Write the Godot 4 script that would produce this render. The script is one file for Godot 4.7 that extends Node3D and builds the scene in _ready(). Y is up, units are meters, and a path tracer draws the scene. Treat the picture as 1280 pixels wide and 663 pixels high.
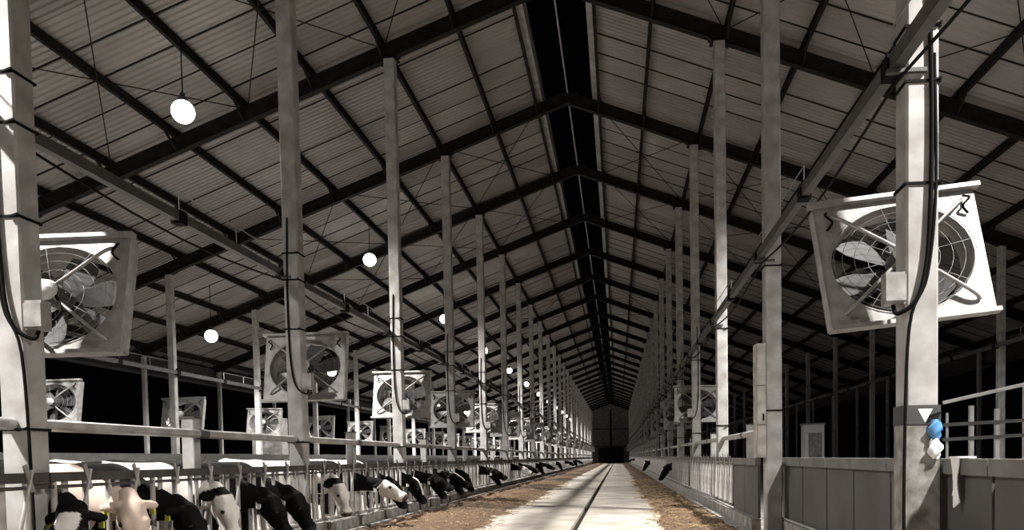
extends Node3D
# A long dairy barn at night: feed passage between two rows of steel columns, cows in headlocks, fans on the columns.

const F0 := 6.637        # distance from the lens to the first frame
const BAY := 6.0
const LAST := 26         # last frame
const CX := 3.77         # first column row, from the ridge line
const CX2 := 12.7        # second column row
const EAVE := 17.5
const PITCH := 0.37
const RIDGE := 12.2      # rafter axis at the ridge

var M := {}
var used := {}
var rng := RandomNumberGenerator.new()


func fz(n: float) -> float:
	return -(F0 + BAY * n)

func ry(x: float) -> float:
	return RIDGE - PITCH * absf(x)


# ------------------------------------------------------------------ nodes
func numbered(called: String) -> String:
	if not used.has(called):
		used[called] = 0
		return called
	used[called] += 1
	return "%s_%03d" % [called, used[called]]

func tag(o: Node, label := "", category := "", group := "", kind := "") -> Node:
	if label: o.set_meta("label", label)
	if category: o.set_meta("category", category)
	if group: o.set_meta("group", group)
	if kind: o.set_meta("kind", kind)
	return o

func base(called: String, at := Vector3.ZERO, turn := 0.0) -> Node3D:
	var o := Node3D.new()
	o.name = numbered(called)
	add_child(o)
	o.position = at
	o.rotation.y = turn
	return o

func put(called: String, mesh: Mesh, mat: Material, parent: Node = self, at := Vector3.ZERO) -> MeshInstance3D:
	var o := MeshInstance3D.new()
	o.name = numbered(called) if parent == self else called
	o.mesh = mesh
	o.material_override = mat
	o.cast_shadow = GeometryInstance3D.SHADOW_CASTING_SETTING_ON
	parent.add_child(o, true)
	o.position = at
	return o

func copy(o: Node3D) -> Node3D:
	var c: Node3D = o.duplicate()
	var stem := str(o.name)
	c.name = numbered(stem)
	add_child(c)
	return c


func nth(n: int) -> String:
	return ["first", "second", "third", "fourth", "fifth", "sixth", "seventh", "eighth", "ninth", "tenth"][n - 1]


# ------------------------------------------------------------------ shapes
func mb() -> SurfaceTool:
	var st := SurfaceTool.new()
	st.begin(Mesh.PRIMITIVE_TRIANGLES)
	return st

func done(st: SurfaceTool) -> ArrayMesh:
	st.generate_normals()
	return st.commit()

func tri(st: SurfaceTool, a: Vector3, b: Vector3, c: Vector3) -> void:
	st.add_vertex(a); st.add_vertex(c); st.add_vertex(b)

func quad(st: SurfaceTool, a: Vector3, b: Vector3, c: Vector3, d: Vector3) -> void:   # counter-clockwise seen from outside
	tri(st, a, b, c); tri(st, a, c, d)

func box(st: SurfaceTool, c: Vector3, s: Vector3, b := Basis()) -> void:
	st.set_smooth_group(-1)
	var h := s * 0.5
	var p := []
	for i in 8:
		p.append(c + b * Vector3(h.x if i & 1 else -h.x, h.y if i & 2 else -h.y, h.z if i & 4 else -h.z))
	quad(st, p[4], p[5], p[7], p[6]); quad(st, p[1], p[0], p[2], p[3])
	quad(st, p[5], p[1], p[3], p[7]); quad(st, p[0], p[4], p[6], p[2])
	quad(st, p[6], p[7], p[3], p[2]); quad(st, p[0], p[1], p[5], p[4])

func frame_along(d: Vector3) -> Basis:      # z along d
	var z := d.normalized()
	var up := Vector3.UP if absf(z.y) < 0.95 else Vector3.RIGHT
	var x := up.cross(z).normalized()
	return Basis(x, z.cross(x), z)

func beam(st: SurfaceTool, a: Vector3, b: Vector3, w: float, h: float) -> void:
	box(st, (a + b) * 0.5, Vector3(w, h, a.distance_to(b)), frame_along(b - a))

func ibeam(st: SurfaceTool, a: Vector3, b: Vector3, w: float, h: float, t := 0.02) -> void:
	var f := frame_along(b - a)
	var l := a.distance_to(b)
	var m := (a + b) * 0.5
	box(st, m, Vector3(t, h - t * 2, l), f)
	box(st, m + f.y * (h - t) * 0.5, Vector3(w, t, l), f)
	box(st, m - f.y * (h - t) * 0.5, Vector3(w, t, l), f)

func tube(st: SurfaceTool, a: Vector3, b: Vector3, r: float, n := 8, r2 := -1.0) -> void:
	path(st, [a, b], r, n, r2)

func path(st: SurfaceTool, pts: Array, r: float, n := 6, r2 := -1.0) -> void:
	if r2 < 0: r2 = r
	var rings := []
	var prev := Basis()
	for i in pts.size():
		var d: Vector3 = (pts[mini(i + 1, pts.size() - 1)] - pts[maxi(i - 1, 0)])
		var f := frame_along(d)
		if i > 0 and absf(f.x.dot(prev.x)) < 0.5:
			var zz := d.normalized()
			var xx := (prev.x - zz * prev.x.dot(zz)).normalized()
			f = Basis(xx, zz.cross(xx), zz)
		elif i > 0 and f.x.dot(prev.x) < 0:
			f = Basis(-f.x, -f.y, f.z)
		prev = f
		var rr: float = lerpf(r, r2, float(i) / (pts.size() - 1))
		var ring := []
		for k in n:
			var t := TAU * k / n
			ring.append(pts[i] + (f.x * cos(t) + f.y * sin(t)) * rr)
		rings.append(ring)
	st.set_smooth_group(1)
	for i in rings.size() - 1:
		for k in n:
			var k2 := (k + 1) % n
			quad(st, rings[i][k], rings[i][k2], rings[i + 1][k2], rings[i + 1][k])
	st.set_smooth_group(-1)
	for k in range(1, n - 1):
		tri(st, rings[0][0], rings[0][k + 1], rings[0][k])
		var e: Array = rings[rings.size() - 1]
		tri(st, e[0], e[k], e[k + 1])

func curve(pts: Array, steps := 6) -> Array:     # smooth line through points
	var out := []
	for i in pts.size() - 1:
		var p0: Vector3 = pts[maxi(i - 1, 0)]
		var p3: Vector3 = pts[mini(i + 2, pts.size() - 1)]
		for k in steps:
			out.append((pts[i] as Vector3).cubic_interpolate(pts[i + 1], p0, p3, float(k) / steps))
	out.append(pts[pts.size() - 1])
	return out

func lathe(st: SurfaceTool, prof: Array, n := 24, t := Transform3D()) -> void:   # prof: Vector2(radius, height) round local z, listed from back to front
	st.set_smooth_group(2)
	for i in prof.size() - 1:
		for k in n:
			var a0 := TAU * k / n
			var a1 := TAU * (k + 1) / n
			var p: Vector2 = prof[i]
			var q: Vector2 = prof[i + 1]
			var v0 := t * Vector3(cos(a0) * p.x, sin(a0) * p.x, p.y)
			var v1 := t * Vector3(cos(a1) * p.x, sin(a1) * p.x, p.y)
			var v2 := t * Vector3(cos(a1) * q.x, sin(a1) * q.x, q.y)
			var v3 := t * Vector3(cos(a0) * q.x, sin(a0) * q.x, q.y)
			if p.x < 1e-5: tri(st, v0, v2, v3)
			elif q.x < 1e-5: tri(st, v0, v1, v2)
			else: quad(st, v0, v1, v2, v3)

func chamfer_post(st: SurfaceTool, x: float, z: float, w: float, y0: float, y1: float, c := 0.018) -> void:
	st.set_smooth_group(-1)
	var h := w * 0.5
	var p := [Vector2(h, -h + c), Vector2(h, h - c), Vector2(h - c, h), Vector2(-h + c, h), Vector2(-h, h - c), Vector2(-h, -h + c), Vector2(-h + c, -h), Vector2(h - c, -h)]
	for i in 8:
		var a: Vector2 = p[i]
		var b: Vector2 = p[(i + 1) % 8]
		quad(st, Vector3(x + b.x, y0, z + b.y), Vector3(x + a.x, y0, z + a.y), Vector3(x + a.x, y1, z + a.y), Vector3(x + b.x, y1, z + b.y))
	for i in range(1, 7):
		tri(st, Vector3(x + p[0].x, y1, z + p[0].y), Vector3(x + p[i + 1].x, y1, z + p[i + 1].y), Vector3(x + p[i].x, y1, z + p[i].y))


# ------------------------------------------------------------------ materials
func grain(freq: float, lo: Color, hi: Color, sd: int, size := 512, fractal := 5) -> NoiseTexture2D:
	var n := FastNoiseLite.new()
	n.seed = sd
	n.frequency = freq
	n.fractal_octaves = fractal
	var t := NoiseTexture2D.new()
	t.width = size
	t.height = size
	t.seamless = true
	t.noise = n
	var g := Gradient.new()
	g.set_color(0, lo)
	g.set_color(1, hi)
	t.color_ramp = g
	return t

func mat(c: Color, rough := 0.7, metal := 0.0, tex: Texture2D = null, scale := 0.5) -> StandardMaterial3D:
	var m := StandardMaterial3D.new()
	m.albedo_color = c
	m.roughness = rough
	m.metallic = metal
	if tex:
		m.albedo_texture = tex
		m.uv1_triplanar = true
		m.uv1_world_triplanar = true
		m.uv1_scale = Vector3.ONE * scale
	return m

func grey(v: float, warm := 0.0) -> Color:      # linear value
	return Color(v * (1.0 + warm), v, v * (1.0 - warm)).linear_to_srgb()

func make_materials() -> void:
	var grime := grain(0.012, Color(0.72, 0.7, 0.68), Color(1, 1, 1), 3)
	var blot := grain(0.02, Color(0.55, 0.52, 0.48), Color(1, 1, 1), 8)
	M.paint = mat(grey(0.46, 0.0), 0.5, 0.0, grime, 0.35)
	M.tray = mat(grey(0.10, 0.0), 0.5, 0.0, grime, 0.5)
	M.darker_paint = mat(grey(0.34), 0.65, 0.0, blot, 0.5)
	M.beam = mat(grey(0.02, 0.04), 0.7, 0.0, grime, 0.4)
	M.beam.metallic_specular = 0.2
	M.purlin = mat(grey(0.02, 0.04), 0.7, 0.0, grime, 0.4)
	M.purlin.metallic_specular = 0.2
	M.roof = []
	for v in [0.33, 0.31, 0.35, 0.29]:
		M.roof.append(mat(grey(v, 0.035), 0.6, 0.0, grain(0.01, Color(0.72, 0.70, 0.69), Color(1, 1, 1), 11 + M.roof.size(), 256), 0.12))
	M.flashing = mat(grey(0.4), 0.6, 0.0, grime, 0.3)
	M.slab = []
	for i in 3:
		M.slab.append(mat(Color(0.55 - 0.025 * i, 0.515 - 0.025 * i, 0.465 - 0.022 * i).linear_to_srgb(), 0.75, 0.0, grain(0.008, Color(0.76, 0.74, 0.71), Color(1, 1, 1), 21 + i, 512), 0.2))
	M.joint = mat(grey(0.02), 0.9)
	M.alley = mat(grey(0.2, 0.03), 0.7, 0.0, blot, 0.2)
	M.concrete = mat(grey(0.34, 0.02), 0.85, 0.0, blot, 0.3)
	M.feed = mat(Color(0.26, 0.155, 0.085).linear_to_srgb(), 0.95, 0.0, grain(0.05, Color(0.25, 0.22, 0.2), Color(1, 1, 1), 31), 1.2)
	M.straw = mat(Color(0.36, 0.26, 0.14).linear_to_srgb(), 0.9)
	M.pipe = mat(grey(0.5), 0.4, 0.25, grime, 0.5)
	M.bar = mat(grey(0.55, 0.01), 0.45, 0.15, grime, 0.8)
	M.rail = mat(grey(0.085, 0.01), 0.5, 0.3, grime, 0.5)
	M.galv = mat(grey(0.40, 0.0), 0.45, 0.2, grime, 0.8)
	M.shroud = mat(grey(0.3, 0.02), 0.5, 0.2, grime, 0.8)
	M.blade = mat(grey(0.07, 0.01), 0.6, 0.0)
	M.wire = mat(grey(0.22), 0.5, 0.3)
	M.black = mat(grey(0.008), 0.6)
	M.black.metallic_specular = 0.15
	M.motor = mat(grey(0.06), 0.5, 0.2)
	M.dome = mat(grey(0.62), 0.4)
	M.white = mat(grey(0.75), 0.55)
	M.panel = mat(grey(0.095, 0.0), 0.6, 0.0, grime, 0.12)
	M.panel2 = mat(grey(0.088, 0.0), 0.6, 0.0, grime, 0.12)
	M.cap = mat(grey(0.18, 0.0), 0.6, 0.0, grime, 0.3)
	M.cabinet = mat(Color(0.52, 0.50, 0.45).linear_to_srgb(), 0.6, 0.0, grime, 0.5)
	M.sheet = mat(grey(0.3), 0.8, 0.0, grime, 0.2)
	M.curtain = mat(grey(0.03), 0.8, 0.0, grime, 0.2)
	M.blue = mat(Color(0.06, 0.2, 0.4).linear_to_srgb(), 0.5)
	M.tagy = mat(Color(0.55, 0.62, 0.05).linear_to_srgb(), 0.5)
	M.eye = mat(grey(0.01), 0.1)
	var hide := mat(Color.WHITE, 0.75)
	hide.vertex_color_use_as_albedo = true
	hide.metallic_specular = 0.12
	M.hide = hide
	var lens := mat(grey(0.8), 0.4)
	lens.emission_enabled = true
	lens.emission = Color(1.0, 0.98, 0.95)
	lens.emission_energy_multiplier = 12.0
	M.lens = lens


func _ready() -> void:
	rng.seed = 7
	# camera: level barn axis at (771, 571); shifted lens, slight turn, tilt and roll
	var yaw := -0.0709
	var tilt := -0.0416
	var roll := 0.0172
	var cam := Camera3D.new()
	cam.name = "camera"
	cam.projection = Camera3D.PROJECTION_FRUSTUM
	cam.near = 0.05
	cam.far = 400.0
	cam.size = cam.near * 0.663
	cam.frustum_offset = Vector2(-0.0619, 0.28258) * cam.near
	add_child(cam)
	var right := Vector3(1, 0, 0)
	var up := Vector3(0, 1, 0)
	# rows of C * B * A with z forward
	var a0 := Vector3(cos(yaw), 0, -sin(yaw))
	var a2 := Vector3(sin(yaw), 0, cos(yaw))
	var b1 := Vector3(0, cos(tilt), 0) - a2 * sin(tilt)
	var b2 := Vector3(0, sin(tilt), 0) + a2 * cos(tilt)
	right = a0 * cos(roll) - b1 * sin(roll)
	up = a0 * sin(roll) + b1 * cos(roll)
	var fl := func(v: Vector3) -> Vector3: return Vector3(v.x, v.y, -v.z)
	cam.transform = Transform3D(Basis(fl.call(right), fl.call(up), -fl.call(b2)), Vector3(1.37, 1.33, 0))
	cam.current = true

	var env := Environment.new()
	env.background_mode = Environment.BG_COLOR
	env.background_color = Color(0.006, 0.007, 0.011)
	env.tonemap_mode = Environment.TONE_MAPPER_LINEAR
	env.tonemap_exposure = 0.88
	env.sdfgi_enabled = true
	env.ssao_enabled = true
	env.ssil_enabled = true
	var we := WorldEnvironment.new()
	we.name = "environment"
	we.environment = env
	add_child(we)

	make_materials()
	build_floor()
	build_roof()
	build_walls()
	build_columns()
	build_lamps()
	build_trays()
	build_rails()
	build_headlocks()
	build_panel_wall()
	build_fans()
	build_stalls()
	build_extras()
	build_feed()
	build_cows()


# ------------------------------------------------------------------ setting
func build_floor() -> void:
	var zn := 26.0
	var zf := fz(LAST) - 3.0
	var st := mb()
	box(st, Vector3(0, -0.20, (zn + zf) / 2), Vector3(2 * EAVE, 0.24, zn - zf))
	var f := put("floor", done(st), M.joint)
	tag(f, "pale concrete floor of the barn", "", "", "structure")
	# passage slabs on both sides of the drain groove, with sunk joints
	var gx := 0.54
	var len := 5.0
	var a := mb(); box(a, Vector3.ZERO, Vector3(gx - 0.07 + CX, 0.08, len - 0.025)); var ma := done(a)
	var b := mb(); box(b, Vector3.ZERO, Vector3(CX - gx - 0.07, 0.08, len - 0.025)); var mb2 := done(b)
	var z := zn - len / 2
	var i := 0
	while z - len / 2 > zf - len:
		var s := put("slab", ma, M.slab[i % 3], f, Vector3((gx - 0.07 - CX) / 2, -0.04 + rng.randf_range(-0.003, 0.003), z))
		s = put("slab", mb2, M.slab[(i + 1) % 3], f, Vector3((gx + 0.07 + CX) / 2, -0.04 + rng.randf_range(-0.003, 0.003), z))
		z -= len
		i += 1
	for sd in [-1, 1]:
		st = mb()
		box(st, Vector3(sd * (CX + EAVE) / 2, -0.04, (zn + zf) / 2), Vector3(EAVE - CX - 0.04, 0.08, zn - zf))
		put("cow_alley", done(st), M.alley, f)

func build_roof() -> void:
	var root := base("ceiling")
	tag(root, "corrugated barn roof seen from below with dark rafters and purlins", "", "", "structure")
	var zn := 26.0
	var zf := fz(LAST) - 3.0
	# corrugated sheets, one metre wide, running from ridge to eave
	var x0 := 0.78
	var lift := 0.40
	var sheet := func(z_c: float, side: int, st: SurfaceTool, dl: float) -> void:
		var prof := []      # (z, up)
		for r in 6:
			var q := -0.5 + r / 6.0
			prof.append_array([Vector2(q, 0), Vector2(q + 0.075, 0), Vector2(q + 0.095, 0.035), Vector2(q + 0.145, 0.035)])
		prof.append(Vector2(0.53, 0.0))
		st.set_smooth_group(-1)
		for k in prof.size() - 1:
			var p: Vector2 = prof[k]
			var q2: Vector2 = prof[k + 1]
			var up0 := lift + p.y + dl * p.x
			var up1 := lift + q2.y + dl * q2.x
			var p0 := Vector3(side * x0, ry(x0) + up0, z_c + p.x)
			var p1 := Vector3(side * (EAVE + 0.5), ry(EAVE + 0.5) + up0, z_c + p.x)
			var p2 := Vector3(side * (EAVE + 0.5), ry(EAVE + 0.5) + up1, z_c + q2.x)
			var p3 := Vector3(side * x0, ry(x0) + up1, z_c + q2.x)
			if side > 0: quad(st, p0, p1, p2, p3)
			else: quad(st, p3, p2, p1, p0)
	for side in [-1, 1]:
		var shapes := []
		for v in [0.012, 0.03, 0.05]:
			var st := mb(); sheet.call(0.0, side, st, v); shapes.append(done(st))
		var z := zn - 0.5
		var far := mb()
		while z > zf:
			if z > -92.0 and z < 1.0:
				var s := put("roof_sheet", shapes[rng.randi() % 3], M.roof[rng.randi() % 4], root, Vector3(0, rng.randf_range(-0.006, 0.006), z))
			else:
				sheet.call(z, side, far, 0.03)
			z -= 1.0
		var bt := mb()  # dark strips under the sheet laps, added to draw their shade lines
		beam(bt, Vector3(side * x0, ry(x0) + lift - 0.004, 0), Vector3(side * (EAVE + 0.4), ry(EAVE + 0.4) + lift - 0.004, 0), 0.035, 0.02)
		var shade_strip := done(bt)
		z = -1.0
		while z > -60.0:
			if rng.randf() < 0.72: put("lap_shade_strip", shade_strip, M.purlin, root, Vector3(0, -0.02, z + rng.randf_range(-0.05, 0.05)))
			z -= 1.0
		tag(put("roof_sheets_far", done(far), M.roof[0], root), "", "", "", "stuff")
		# ridge upstand
		var st2 := mb()
		box(st2, Vector3(side * (x0 - 0.01), ry(x0) + lift + 0.12, (zn + zf) / 2), Vector3(0.03, 0.5, zn - zf))
		box(st2, Vector3(side * (x0 + 0.07), ry(x0) + lift - 0.12, (zn + zf) / 2), Vector3(0.16, 0.02, zn - zf))
		put("ridge_flashing", done(st2), M.flashing, root)
		# purlins
		var xs := [0.95]
		for k in 10: xs.append(2.29 + 1.67 * k)
		for x in xs:
			var st := mb()
			var y: float = ry(x) + 0.27
			ibeam(st, Vector3(side * x, y, zn), Vector3(side * x, y, zf), 0.08, 0.20, 0.012)
			put("purlin", done(st), M.purlin, root)
		# rafters
		var rst := mb()
		ibeam(rst, Vector3(0, RIDGE, 0), Vector3(side * EAVE, ry(EAVE), 0), 0.18, 0.34, 0.02)
		# haunch plate at each column and cleats under each purlin
		for c in [CX, CX2]:
			box(rst, Vector3(side * c, ry(c) - 0.19, 0), Vector3(0.5, 0.03, 0.2), Basis(Vector3.BACK, -side * atan(PITCH)))
		for x in xs:
			box(rst, Vector3(side * (x + 0.06), ry(x) + 0.2, 0), Vector3(0.02, 0.2, 0.14))
			var kb := Vector3(side * (x - 0.02), ry(x) - 0.16, 0.0)
			beam(rst, kb, Vector3(side * x, ry(x) + 0.2, 0.55), 0.04, 0.04)
		var rm := done(rst)
		for n in range(-5, LAST + 1):
			put("rafter", rm, M.beam, root, Vector3(0, 0, fz(n)))
	# rod bracing in the roof plane of some bays
	for n in [1, 3, 4, 7, 8, 11, 12]:
		for side in [-1, 1]:
			for seg in [[0.9, 3.9], [3.9, 7.2], [7.2, 10.6]]:
				for flip in 2:
					var st := mb()
					var za := fz(n) if flip else fz(n + 1)
					var zb := fz(n + 1) if flip else fz(n)
					tube(st, Vector3(side * seg[0], ry(seg[0]) + 0.12, za), Vector3(side * seg[1], ry(seg[1]) + 0.12, zb), 0.013, 5)
					put("brace_rod", done(st), M.beam, root)
	# ridge wire and knee of the ridge
	var st3 := mb()
	tube(st3, Vector3(0, RIDGE + 0.22, zn), Vector3(0, RIDGE + 0.22, zf), 0.025, 6)
	put("ridge_pipe", done(st3), M.pipe, root)
	var rp := mb()
	box(rp, Vector3(0, RIDGE - 0.02, 0), Vector3(0.7, 0.30, 0.03))
	var rpm := done(rp)
	for n in range(-2, LAST + 1):
		put("ridge_plate", rpm, M.beam, root, Vector3(0, -0.03, fz(n) + 0.1))

func build_walls() -> void:
	var zn := 26.0
	var zf := fz(LAST) - 3.0
	# far gable
	var st := mb()
	st.set_smooth_group(-1)
	var w := base("wall_end")
	tag(w, "dark sheeted gable at the end of the barn", "", "", "structure")
	var gable := func(z: float, called: String, m: Material) -> void:
		var g := mb()
		g.set_smooth_group(-1)
		for d in [0.0, 0.15]:
			var pts := [Vector3(-EAVE, 0, z - d), Vector3(EAVE, 0, z - d), Vector3(EAVE, ry(EAVE) + 0.3, z - d), Vector3(0, RIDGE + 0.3, z - d), Vector3(-EAVE, ry(EAVE) + 0.3, z - d)]
			for k in range(1, 4):
				if d == 0.0: tri(g, pts[0], pts[k], pts[k + 1])
				else: tri(g, pts[0], pts[k + 1], pts[k])
		var holder: Node = w if called == "gable_sheet" else self
		var o := put(called, done(g), m, holder)
		if holder == self: tag(o, "sheeted gable wall at the near end of the barn", "", "", "structure")
	gable.call(zf + 0.2, "gable_sheet", M.sheet)
	gable.call(zn, "wall_back", M.sheet)
	st = mb(); box(st, Vector3(0, 5.5, zf + 0.4), Vector3(0.45, 11.0, 0.3)); put("gable_post", done(st), M.joint, w)
	for y in [3.5, 7.0]:
		st = mb(); box(st, Vector3(0, y, zf + 0.45), Vector3(2 * CX, 0.25, 0.2)); put("gable_rail", done(st), M.rail, w)
	st = mb(); box(st, Vector3(0, 1.65, zf + 0.25), Vector3(5.2, 3.3, 0.08)); put("sliding_door", done(st), M.joint, w)
	# low side walls with rolled curtain under the eave
	for side in [-1, 1]:
		var r := base("wall_left" if side < 0 else "wall_right")
		tag(r, "low concrete side wall open to the night with rolled curtain above", "", "", "structure")
		st = mb(); box(st, Vector3(side * EAVE, 0.45, (zn + zf) / 2), Vector3(0.2, 0.9, zn - zf)); put("side_curb", done(st), M.concrete, r)
		st = mb(); box(st, Vector3(side * EAVE, 5.4, (zn + zf) / 2), Vector3(0.06, 0.7, zn - zf)); put("curtain", done(st), M.curtain, r)
		st = mb(); tube(st, Vector3(side * (EAVE - 0.05), 5.0, zn), Vector3(side * (EAVE - 0.05), 5.0, zf), 0.08, 8); put("curtain_roll", done(st), M.curtain, r)
		var pm := mb(); chamfer_post(pm, 0, 0, 0.16, 0, ry(EAVE) - 0.1); var pmm := done(pm)
		for n in range(-2, LAST + 1):
			put("eave_post", pmm, M.paint, r, Vector3(side * (EAVE - 0.2), 0, fz(n)))


# ------------------------------------------------------------------ columns
func column_mesh(h: float, w: float) -> ArrayMesh:
	var st := mb()
	chamfer_post(st, 0, 0, w, 0, h)
	return done(st)

func tie_mesh(w: float) -> ArrayMesh:
	var st := mb()
	var h := w / 2 + 0.006
	for s in [-1, 1]:
		box(st, Vector3(s * h, 0, 0), Vector3(0.012, 0.022, w + 0.024))
		box(st, Vector3(0, 0, s * h), Vector3(w + 0.024, 0.022, 0.012))
	box(st, Vector3(h * 0.7, 0.0, h + 0.02), Vector3(0.09, 0.014, 0.02), Basis(Vector3.BACK, 0.3))
	return done(st)

func build_columns() -> void:
	var h1 := ry(CX) - 0.19
	var h2 := ry(CX2) - 0.19
	var shaft := column_mesh(h1, 0.25)
	var shaft2 := column_mesh(h2, 0.20)
	var ties := tie_mesh(0.25)
	var bp := mb(); box(bp, Vector3(0, 0.012, 0), Vector3(0.42, 0.024, 0.42)); var base_plate := done(bp)
	var cp := mb(); box(cp, Vector3(0, h1 + 0.0, 0), Vector3(0.4, 0.024, 0.3)); var cap_plate := done(cp)
	var jb := mb(); box(jb, Vector3.ZERO, Vector3(0.15, 0.25, 0.12)); var jbox := done(jb)
	var jl := mb(); box(jl, Vector3.ZERO, Vector3(0.155, 0.2, 0.02)); var jlid := done(jl)
	for n in range(-2, LAST + 1):
		for side in [-1, 1]:
			var c := base("steel_column", Vector3(side * CX, 0, fz(n)))
			var lit: bool = side < 0
			var lab := "pale steel column standing in the row of headlocks under the lamps" if lit else "pale steel column standing in the row opposite the hanging lamps"
			if lit and n == 0: lab = "pale steel column behind the cream cow, with thick black cables and a grey box"
			elif not lit and n == 0: lab = "wide white column with a dark collar and blue bag by the panel wall"
			elif not lit and n == 1: lab = "pale column with a tall narrow cabinet fixed to its side"
			elif n >= 1 and n <= 10: lab = ("pale steel column, %s after the one behind the cream cow" if lit else "pale steel column, %s after the one with the dark collar") % nth(n)
			tag(c, lab, "column", "columns of the lamp side row" if lit else "columns of the panel wall row", "thing")
			put("shaft", shaft, M.paint, c)
			if n <= 10:
				put("base_plate", base_plate, M.rail, c)
				put("cap_plate", cap_plate, M.beam, c)
				for y in ([1.62, 3.42, 4.2, 4.62] if (lit or n == 0) else [2.0, 4.2]):
					put("cable_tie", ties, M.black, c, Vector3(0, y + (0.03 if lit else 0.0), 0))
			# cable and switch box for the fan
			if n <= 12 and (lit or n == 0 or n >= 3):
				var bx: float = 0.2 if lit else -0.2
				var j := put("switch_box", jbox, M.galv, c, Vector3(bx, 2.62, 0.05))
				put("box_lid", jlid, M.galv, j, Vector3(0, 0, 0.065))
				var st := mb()
				path(st, curve([Vector3(-bx * 0.15, 5.2, 0.14), Vector3(-bx * 0.3, 4.0, 0.145), Vector3(-bx * 0.2, 3.0, 0.15), Vector3(bx * 0.2, 2.55, 0.16), Vector3(bx * 0.9, 2.42, 0.1), Vector3(bx, 2.5, 0.05)]), 0.014 if n else 0.018, 6)
				put("cable", done(st), M.black, c)
				if n == 0:
					st = mb()
					path(st, curve([Vector3(-bx * 0.4, 4.4, 0.14), Vector3(-bx * 0.45, 3.4, 0.15), Vector3(-bx * 0.1, 2.7, 0.17), Vector3(bx * 0.55, 2.3, 0.15), Vector3(bx * 0.72, 1.2, 0.14), Vector3(bx * 0.72, 0.3, 0.14)]), 0.013, 6)
					put("cable", done(st), M.black, c)
			if not lit and n == 0:
				var st := mb()
				box(st, Vector3(0, 1.62, 0), Vector3(0.275, 0.15, 0.275))
				put("collar", done(st), M.motor, c)
				st = mb()
				st.set_smooth_group(-1)
				var tz := 0.1395
				quad(st, Vector3(-0.04, 1.665, tz), Vector3(0.015, 1.56, tz), Vector3(0.018, 1.56, tz), Vector3(0.075, 1.665, tz))
				put("triangle_mark", done(st), M.white, c)
				st = mb(); box(st, Vector3(0, 0.79, 0), Vector3(0.264, 1.5, 0.264))
				put("base_sleeve", done(st), M.darker_paint, c)  # darker grey than the shaft, from the floor up to the collar
	for n in range(1, LAST + 1):
		for side in [-1, 1]:
			var c := base("slim_column", Vector3(side * CX2, 0, fz(n)))
			tag(c, "slim grey column of the outer row beyond the headlocks" if side < 0 else "slim grey column of the outer row beyond the panel wall", "column", "outer columns lamp side" if side < 0 else "outer columns panel side", "thing")
			if n >= 2 and n <= 9: c.set_meta("label", ("slim grey column beyond the stalls, %s of the outer row" if side < 0 else "slim grey column beyond the panel wall, %s of the outer row") % nth(n - 1))
			put("shaft", shaft2, M.paint, c)
			put("base_plate", base_plate, M.rail, c)


# ------------------------------------------------------------------ lamps
func build_lamps() -> void:
	var hs := mb()
	lathe(hs, [Vector2(0.0, 0.36), Vector2(0.05, 0.36), Vector2(0.06, 0.27), Vector2(0.10, 0.25), Vector2(0.105, 0.165), Vector2(0.09, 0.16)], 20, Transform3D(Basis(Vector3.RIGHT, -PI / 2), Vector3.ZERO))
	var housing := done(hs)
	var ls := mb()
	var gp := []
	for i in 13:
		var t := lerpf(0.42, PI, i / 12.0)
		gp.append(Vector2(0.22 * sin(t), 0.22 * cos(t)))
	lathe(ls, gp, 24, Transform3D(Basis(Vector3.RIGHT, -PI / 2), Vector3.ZERO))
	var lens := done(ls)
	for row in 3:
		for k in range(-2, 13 if row < 2 else 2):
			var z: float = -3.64 - 12.0 * k
			var x: float = [-7.15, -12.95, 7.15][row]
			var y := 5.85 if row == 1 else 8.33
			var l := base("pendant_lamp", Vector3(x, y, z))
			tag(l, ["glowing round lamp on a rod above the cows and stalls", "glowing round lamp hung low by the outer columns", "glowing round lamp hung beyond the panel wall"][row], "lamp", ["lamps of the inner line", "lamps of the outer line", "lamps beyond the panel wall"][row])
			if row == 0 and k >= 1 and k <= 7: l.set_meta("label", "glowing round lamp, %s of the inner line counted away from the cream cow" % nth(k))
			put("cap", housing, M.motor, l)
			put("globe", lens, M.lens, l)
			var st := mb()
			tube(st, Vector3(0, 0.34, 0), Vector3(0, ry(x) + 0.2 - y, 0), 0.012, 6)
			put("rod", done(st), M.black, l)
			var s := SpotLight3D.new()
			s.name = "light"
			s.rotation.x = -PI / 2
			s.position = Vector3(0, -0.24, 0)
			s.spot_range = 120
			s.spot_attenuation = 2.0
			s.spot_angle = 75
			s.spot_angle_attenuation = 1.0
			s.light_size = 0.2
			s.light_color = Color(1.0, 0.985, 0.965)
			s.light_energy = [400.0, 180.0, 400.0][row]
			s.shadow_enabled = true
			l.add_child(s)


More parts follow.
